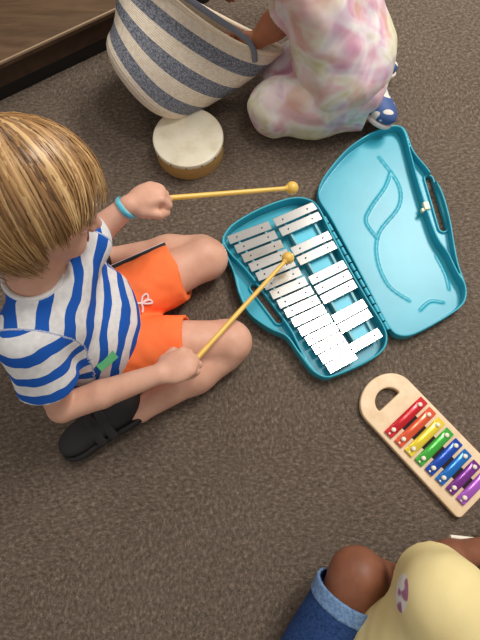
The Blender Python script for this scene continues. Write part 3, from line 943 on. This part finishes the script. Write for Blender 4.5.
# shorts
OR = NT('orange_jersey', .75, 0, .25); ob = OR.obj(); OR.color(OR.ramp(OR.noise(ob, 12), [(.3, srgb(252, 116, 60)), (.7, srgb(255, 130, 72))])).bump(OR.noise(ob, 350), .15, .0006); OR = OR.m
F = Field((-.44, .12, -.004), (-.05, .52, .20), .003)
rd_, ld_ = (rK - rH).normalized(), (lK - lH).normalized()
rHem = rH + rd_ * ((P(189, 335, .09) - rH).dot(rd_)); lHem = lH + ld_ * ((P(182, 268, .09) - lH).dot(ld_))
for q in (-1, 1): F.cone(pel + V3(0, .040 * q, -.02), pel + V3(.01, .036 * q, .02), .078, .070, k=.03)
F.cone(rH, rHem, .073, .062, k=.016); F.cone(lH, lHem, .073, .066, k=.016)
F.wrinkle(lambda X, Y, Z: .0025 * vnoise(X, Y, Z, 85, 7) + .0016 * vnoise(X, Y, Z, 170, 9))
F.cut(rHem, rd_ + V3(0, 0, .25)); F.cut(lHem, ld_ + V3(0, 0, .2)); F.cut((0, 0, .001), (0, 0, -1))
F.cone(rHem - rd_ * .015, rHem + rd_ * .04, .056, .056, k=.001, sub=True, flat=True); F.cone(lHem - ld_ * .015, lHem + ld_ * .04, .056, .056, k=.001, sub=True, flat=True)
so = F.mesh('shorts', OR, boy)
BLK = plain('black_tape', srgb(26, 24, 30), .7); WHT = plain('white_cord', srgb(238, 214, 214), .7)
for dy, m_ in ((.0, BLK), (.0085, WHT)):
    bm = bmesh.new(); pts = []
    for t in (0, .25, .5, .75, 1):
        c = lH.lerp(lHem, t * .98); r = (.076 + (.069 - .076) * t); a = math.radians(40 - dy * 900)
        sdv = V3(-ld_.y, ld_.x, 0); pts.append(c + sdv * r * math.cos(a) + V3(0, 0, r * math.sin(a)))
    tube(bm, catmull(pts, 4, False), .0042, 8, flat=.5)
    o = bm_obj('side_stripe', bm, m_, None, True); o.parent = so; o.matrix_parent_inverse = Matrix.Identity(4)
kp, kn_ = on_surface(so, 141, 303); k1 = (P(155, 292, .1) - P(141, 303, .1)); k1 = (k1 - kn_ * k1.dot(kn_)).normalized(); k2 = kn_.cross(k1)
bm = bmesh.new()
for off in ([(0, 0), (.010, .009), (.020, .008), (.016, -.001), (0, 0)], [(0, 0), (.008, -.008), (.018, -.014), (.017, -.005), (0, 0)], [(0, 0), (-.004, -.010), (-.010, -.016)], [(0, 0), (-.008, .006), (-.014, .009)]):
    tube(bm, catmull([kp + k1 * a + k2 * b + kn_ * .003 for a, b in off], 6, False), .0021, 8)
o = bm_obj('drawstring', bm, WHT, None, True); o.parent = so; o.matrix_parent_inverse = Matrix.Identity(4); o['label'] = 'white drawstring bow'

# shoes
BS = plain('black_canvas', srgb(30, 27, 27), .7, nscale=200, bump=.3); BSo = plain('black_rubber', srgb(18, 17, 17), .6)
shoe(boy, rA + V3(.01, .004, -.012), P(70, 455, .012), V3(-.35, .55, .75) * 1.0, 1.3, BS, BSo, True)
shoe(boy, lA + V3(.01, .0, -.012), lA + V3(-.13, .035, -.02), V3(-.3, -.5, .8), 1.0, BS, BSo, True)
# wristband on the left wrist
fw = (lW - lE).normalized(); Rn = frame(fw); wc = lW - fw * .006
bm = bmesh.new(); tube(bm, [wc + Rn.col[1] * .0225 * math.cos(q * math.pi / 16) + Rn.col[2] * .0225 * math.sin(q * math.pi / 16) for q in range(32)], .0055, 8, True, flat=.35, nrm=[(Rn.col[1] * math.cos(q * math.pi / 16) + Rn.col[2] * math.sin(q * math.pi / 16)) for q in range(32)])
mk = NT('banded_wristband', .4); ob = mk.obj(); f = mk.noise(ob, 30, 1); mk.color(mk.ramp(f, [(.42, srgb(60, 170, 200)), (.55, srgb(120, 205, 220)), (.62, srgb(220, 232, 235))]))
o = bm_obj('wristband', bm, mk.m, boy, True); o['label'] = 'light blue and white wristband'

# mallets, held in the fists
YEL = NT('yellow_plastic', .35); ob = YEL.obj(); YEL.color(YEL.ramp(YEL.noise(ob, 20), [(.3, srgb(222, 178, 78)), (.7, srgb(232, 190, 92))])); YEL = YEL.m
for g0, ball, lab in ((gr_l, P(292, 188, .17), 'yellow mallet held in the wristband hand, its head hovering above the open case'), (gr_r, P(288, 258, .085), 'yellow mallet held in the hand without wristband, its head over the silver bars')):
    d = (ball - g0).normalized(); st = g0 - d * .035
    ml = thing('mallet', lab, 'mallet', 'yellow mallets of the kneeling child', loc=st)
    bm = bmesh.new(); cyl(bm, st, ball, .0056, .0046, n=16); sphere(bm, st, .0056, n=12); bm_obj('stick', bm, YEL, ml, True)
    bm = bmesh.new(); sphere(bm, ball, .0138, n=24); cyl(bm, ball - d * .016, ball - d * .008, .0055, .0085, n=16); bm_obj('mallet_head', bm, YEL, ml, True)

# ---------------------------------------------------------------- child in tie-dye clothes by the basket
kid = thing('person', 'child in pastel tie-dye clothes kneeling and reaching into the striped basket', 'person', loc=(.25, .93, 0))
TD = NT('tie_dye_cotton', .85, 0, .2); ob = TD.obj(); 
a = TD.noise(TD.obj((1, 1, 1)), 9, 2, .5, 1.2); b = TD.noise(TD.obj((1, 1, 1), (1, 2, .5)), 7.5, 2, .5, 1.5)
c = TD.ramp(a, [(.36, srgb(200, 194, 150)), (.46, srgb(226, 220, 214)), (.53, srgb(222, 190, 198)), (.62, srgb(208, 128, 152))])
c2 = TD.ramp(b, [(.38, srgb(186, 166, 190)), (.5, srgb(228, 222, 218)), (.62, srgb(204, 198, 152))])
TD.color(TD.mix(.45, c, c2)).bump(TD.noise(ob, 400), .15, .0008); TD = TD.m
hp2 = P(345, 60, .14); ch2 = P(326, -8, .29); nk2 = P(305, -62, .38); h2 = P(262, -92, .45)
s2a, s2b = P(302, -14, .335), P(345, -78, .35)   # right and left shoulder
e2a = P(287, 14, .235); w2a = P(257, 40, .175); e2b = P(290, -60, .24); w2b = P(240, -40, .22)
k2a, k2b = P(274, 106, .068), P(290, 70, .068)
a2a, a2b = P(362, 112, .045), P(362, 66, .04)
F = Field((-.14, .74, -.004), (.46, 1.34, .66), .0032)
def torso2(F, g=0.0, k=.04):
    ax = (ch2 - hp2).normalized(); sd = V3(-ax.y, ax.x, 0).normalized()
    for q in (-1, 1):
        F.cone(hp2 + sd * .045 * q, ch2 + sd * .038 * q, .082, .060, k=k, grow=g)
torso2(F)
F.cone(s2a, s2b, .04, k=.03); F.cone(ch2, nk2, .05, .036, k=.03); F.cone(nk2, h2 + V3(.02, -.01, -.04), .036, .038, k=.02)
g2, R2 = head(F, h2, V3(-.85, -.1, -.55), V3(-.5, .1, .85))
for S, E_, Wr in ((s2a, e2a, w2a), (s2b, e2b, w2b)):
    F.cone(S, E_, .036, .030, k=.02); F.cone(E_, E_.lerp(Wr, .4), .030, .029, k=.014); F.cone(E_.lerp(Wr, .4), Wr, .029, .021, k=.02)
hand(F, w2a, V3(-.8, .0, -.6), V3(.6, -.5, .3), V3(-.4, .8, 0), 1.05, .5)
hand(F, w2b, V3(-.6, -.4, -.5), V3(.3, .3, .9), V3(-.3, -.9, 0), 1.05, .5)
for K, A, q in ((k2a, a2a, -1), (k2b, a2b, 1)):
    hj = hp2 + V3(.0, .05 * q, -.03)
    F.cone(hj, K, .07, .05, k=.03); F.cone(K + V3(0, 0, -.015), K.lerp(A, .4), .045, .045, k=.01); F.cone(K.lerp(A, .4), A, .045, .026, k=.02)
    F.cone(A, A + V3(.035, .0, -.005), .024, .02, k=.01)
F.cut((0, 0, .001), (0, 0, -1))
F.mesh('body', SK_M, kid)
face_parts(g2, R2, kid, IRISB)
hair(h2, V3(-.85, -.1, -.55), V3(-.5, .1, .85), hair_mat('dark_brown_hair', srgb(28, 20, 16), srgb(48, 34, 26), srgb(76, 54, 40)), kid, n=600, seed=9, wide=2)
# garment: top and loose trousers, separate parts
F = Field((-.02, .72, -.004), (.46, 1.28, .48), .0034)
torso2(F, .016); F.cone(s2a, s2b, .046, k=.03); F.cone(ch2, nk2 + V3(.01, -.01, -.03), .062, .046, k=.03)
u2a = (e2a - s2a).normalized(); u2b = (e2b - s2b).normalized()
cf2a = s2a + u2a * .085; cf2b = s2b + u2b * .085
F.wrinkle(lambda X, Y, Z: .0070 * vnoise(X, Y, Z, 58, 12) + .0035 * vnoise(X, Y, Z, 100, 13))
F.sleeve(s2a, cf2a, u2a, .048, .050); F.sleeve(s2b, cf2b, u2b, .048, .050); F.ell(hp2 + V3(0, 0, .01), (.11, .115, .10), k=.04); F.cut(hp2 + V3(0, 0, -.045), (.2, -.3, -1))
F.cone(cf2a - u2a * .02, cf2a + u2a * .03, .042, k=.001, sub=True, flat=True); F.cone(cf2b - u2b * .02, cf2b + u2b * .03, .042, k=.001, sub=True, flat=True)
F.cone(nk2 + V3(0, 0, .0), h2, .05, .055, k=.002, sub=True)
F.mesh('top', TD, kid)
F = Field((-.0, .68, -.004), (.50, 1.16, .30), .0034)
F.ell(hp2 + V3(.0, 0, -.02), (.105, .110, .11), k=.03); F.cone(hp2, ch2, .10, .085, k=.03); F.cut(hp2 + (ch2 - hp2) * .45, ch2 - hp2)
for K, A, q in ((k2a, a2a, -1), (k2b, a2b, 1)):
    hj = hp2 + V3(.0, .05 * q, -.03)
    F.cone(hj, K, .088, .064, k=.035); F.cone(K + V3(.01, 0, -.008), K.lerp(A, .5), .060, .062, k=.03); F.cone(K.lerp(A, .5), A, .062, .046, k=.02)
def folds(X, Y, Z):
    d = np.sqrt((X - .30) ** 2 + (Y - .86) ** 2) ; an = np.arctan2(Y - .86, X - .33)
    return .0078 * vnoise(X, Y, Z, 54, 21) + .0036 * vnoise(X, Y, Z, 105, 22) + .003 * np.sin(an * 13 + 20 * d + 25 * Z) * np.clip(d * 7, 0, 1)
F.wrinkle(folds)
for A, K in ((a2a, k2a), (a2b, k2b)):
    u_ = (A - K).normalized(); F.cone(A, A + u_ * .08, .06, k=.001, sub=True, flat=True)
F.cut((0, 0, .001), (0, 0, -1))
F.mesh('trousers', TD, kid)
# patterned canvas shoes
mk = NT('blue_patterned_canvas', .6); ob = mk.obj((1, 2.2, 1), (0, 0, .5)); vo = mk.n('ShaderNodeTexVoronoi'); vo.inputs['Scale'].default_value = 26; mk.l(ob, vo.inputs['Vector'])
mk.color(mk.ramp(vo.outputs['Distance'], [(.38, srgb(226, 218, 208)), (.42, srgb(56, 84, 140))], 'LINEAR')); PC = mk.m
WS = plain('white_rubber', srgb(226, 210, 204), .5)
shoe(kid, P(360, 94, .042), P(381, 122, .036), V3(.35, .1, .9), 1.15, PC, WS)
shoe(kid, a2b + V3(-.02, 0, -.015), a2b + V3(.07, -.01, -.02), V3(.1, .4, .9), 1.0, PC, WS)

# ---------------------------------------------------------------- child in yellow at the bottom right
kid3 = thing('person', 'child in yellow shirt and blue denim shorts sitting at the bottom right', 'person', loc=(.34, -.28, 0))
kn = P(358, 577, .14); hpR = P(314, 672, .085); anR = P(398, 580, .04)
hp3 = V3(.26, -.37, .10); ch3 = V3(.345, -.245, .27); nk3 = V3(.40, -.235, .36); h3 = V3(.47, -.235, .47)
F = Field((.02, -.52, -.004), (.72, .02, .62), .0032)
def torso3(F, g=0.0):
    for a, b in ((V3(-.03, .035, 0), V3(-.03, .030, 0)), (V3(.03, -.04, 0), V3(.03, -.035, 0))):
        F.cone(hp3 + a, ch3 + b, .075, .062, k=.04, grow=g)
torso3(F)
s3a, s3b = P(446, 602, .30), V3(.40, -.35, .33)
F.cone(s3a, s3b, .04, k=.03); F.cone(ch3, nk3, .05, .036, k=.03); F.cone(nk3, h3 + V3(-.02, 0, -.03), .036, .038, k=.02)
g3, R3 = head(F, h3, V3(.55, .6, -.45), V3(.3, .2, .9))
e3a = P(424, 566, .14); w3a = P(488, 548, .07); e3b = V3(.50, -.33, .20); w3b = V3(.56, -.22, .12)
for S, E_, Wr in ((s3a, e3a, w3a), (s3b, e3b, w3b)):
    F.cone(S, E_, .036, .030, k=.02); F.cone(E_, E_.lerp(Wr, .4), .030, .029, k=.014); F.cone(E_.lerp(Wr, .4), Wr, .029, .021, k=.02)
gr3 = hand(F, w3a, V3(1, .15, -.25), V3(0, .1, 1), V3(0, 1, 0), 1.05)
hand(F, w3b, V3(.6, .7, -.2), V3(0, 0, 1), V3(-.8, .5, 0), 1.05)
hpL = hp3 + V3(.06, -.03, -.01); knL = V3(.50, -.46, .075); anL = V3(.46, -.30, .035)
F.cone(hpR, kn, .060, .045, k=.02); F.ell(kn, (.045, .045, .044), k=.01)
F.cone(kn + V3(0, 0, -.01), anR, .044, .026, k=.02); F.cone(anR, anR + V3(.06, .03, -.012), .022, .018, k=.015); F.ell(anR + V3(.085, .04, -.018), (.035, .028, .015), k=.02)
F.cone(hpL, knL, .062, .046, k=.02); F.cone(knL, anL, .042, .026, k=.02); F.cone(anL, anL + V3(-.08, .03, -.012), .022, .018, k=.015)
F.cut((0, 0, .001), (0, 0, -1))
F.mesh('body', SK_D, kid3)
face_parts(g3, R3, kid3, IRISB)
hair(h3, V3(.55, .6, -.45), V3(.3, .2, .9), hair_mat('black_hair', srgb(14, 11, 10), srgb(26, 20, 18), srgb(44, 34, 30)), kid3, n=500, seed=11, wide=2)
DN = NT('denim', .85, 0, .2); ob = DN.obj(); DN.color(DN.ramp(DN.noise(ob, 240), [(.35, srgb(28, 50, 92)), (.65, srgb(46, 74, 124))])).bump(DN.noise(ob, 500), .25, .0008); DN = DN.m
DC = NT('faded_denim', .85, 0, .2); ob = DC.obj(); DC.color(DC.ramp(DC.noise(ob, 200), [(.35, srgb(88, 118, 158)), (.65, srgb(122, 150, 186))])).bump(DC.noise(ob, 500), .25, .0008); DC = DC.m
ud = (kn - hpR).normalized(); cf = hpR + ud * ((P(349, 592, .14) - hpR).dot(ud)); ul = (knL - hpL).normalized(); cfl = hpL + ul * .16
F = Field((.0, -.52, -.004), (.56, -.08, .26), .0032)
F.ell(hp3 + V3(0, 0, -.01), (.105, .105, .09), k=.03); F.cone(hpR, cf, .074, .060, k=.03); F.cone(hpL, cfl, .078, .066, k=.03)
F.wrinkle(lambda X, Y, Z: .0025 * vnoise(X, Y, Z, 70, 31))
F.cut((0, 0, .001), (0, 0, -1)); cutn = (ud + V3(.1, .25, .0))
for c_, u_ in ((cf, ud), (cfl, ul)): F.cone(c_ - u_ * .0, c_ + u_ * .12, .09, k=.001, sub=True, flat=True); F.cone(c_ - u_ * .02, c_ + u_ * .03, .057, k=.001, sub=True, flat=True)
ds = F.mesh('denim_shorts', DN, kid3)
for c_, u_ in ((cf, ud), (cfl, ul)):
    F = Field([c - .1 for c in c_], [c + .1 for c in c_], .0028)
    F.cone(c_ - u_ * .028, c_ + u_ * .0, .065, .064, k=.001, flat=True); F.cone(c_ - u_ * .04, c_ + u_ * .02, .058, k=.001, sub=True, flat=True)
    F.cut((0, 0, .001), (0, 0, -1)); o = F.mesh('turned_cuff', DC, None); o.parent = ds; o.matrix_parent_inverse = Matrix.Identity(4)
YS = NT('yellow_jersey', .9, 0, .15); ob = YS.obj(); yb = YS.ramp(YS.noise(ob, 10), [(.3, srgb(220, 200, 142)), (.7, srgb(230, 212, 156))])
pr = YS.ramp(YS.noise(YS.obj(), 42, 1), [(.50, srgb(226, 222, 216)), (.58, srgb(166, 110, 140))])
YS.color(YS.mix(YS.math('GREATER_THAN', YS.attr('print'), .5), yb, pr)).bump(YS.noise(ob, 420), .2, .0008); YS = YS.m
F = Field((.08, -.5, .03), (.58, -.04, .44), .0034)
torso3(F, .016); F.cone(s3a, s3b, .052, k=.03); F.cone(ch3, nk3 + V3(-.01, 0, -.03), .064, .046, k=.03)
u3a = (e3a - s3a).normalized(); u3b = (e3b - s3b).normalized(); c3a = s3a + u3a * .09; c3b = s3b + u3b * .09
F.wrinkle(lambda X, Y, Z: .0028 * vnoise(X, Y, Z, 46, 41) + .0014 * vnoise(X, Y, Z, 120, 42))
F.sleeve(s3a, c3a, u3a, .060, .060, None, .03); F.sleeve(s3b, c3b, u3b, .052, .052)
F.cone(c3a - u3a * .02, c3a + u3a * .03, .047, k=.001, sub=True, flat=True); F.cone(c3b - u3b * .02, c3b + u3b * .03, .045, k=.001, sub=True, flat=True)
F.cone(nk3, h3, .05, .055, k=.002, sub=True)
ys = F.mesh('yellow_shirt', YS, kid3)
pc, pn = on_surface(ys, 399, 592)
co = np.empty(len(ys.data.vertices) * 3, np.float32); ys.data.vertices.foreach_get('co', co); co = co.reshape(-1, 3)
a_ = ys.data.attributes.new('print', 'FLOAT', 'POINT'); a_.data.foreach_set('value', (1 - .5 * np.linalg.norm(co - np.array(pc), axis=1) / .026).astype(np.float32))

# white stick of the beater held beside the xylophone
t3 = P(450, 537, .062); d3 = (t3 - gr3).normalized()
bt = thing('beater', 'white-tipped beater held by the child in yellow, below the wooden xylophone', 'beater', loc=gr3)
bm = bmesh.new(); cyl(bm, gr3 - d3 * .03, t3, .0045, n=14); bm_obj('stick', bm, SCR, bt, True)
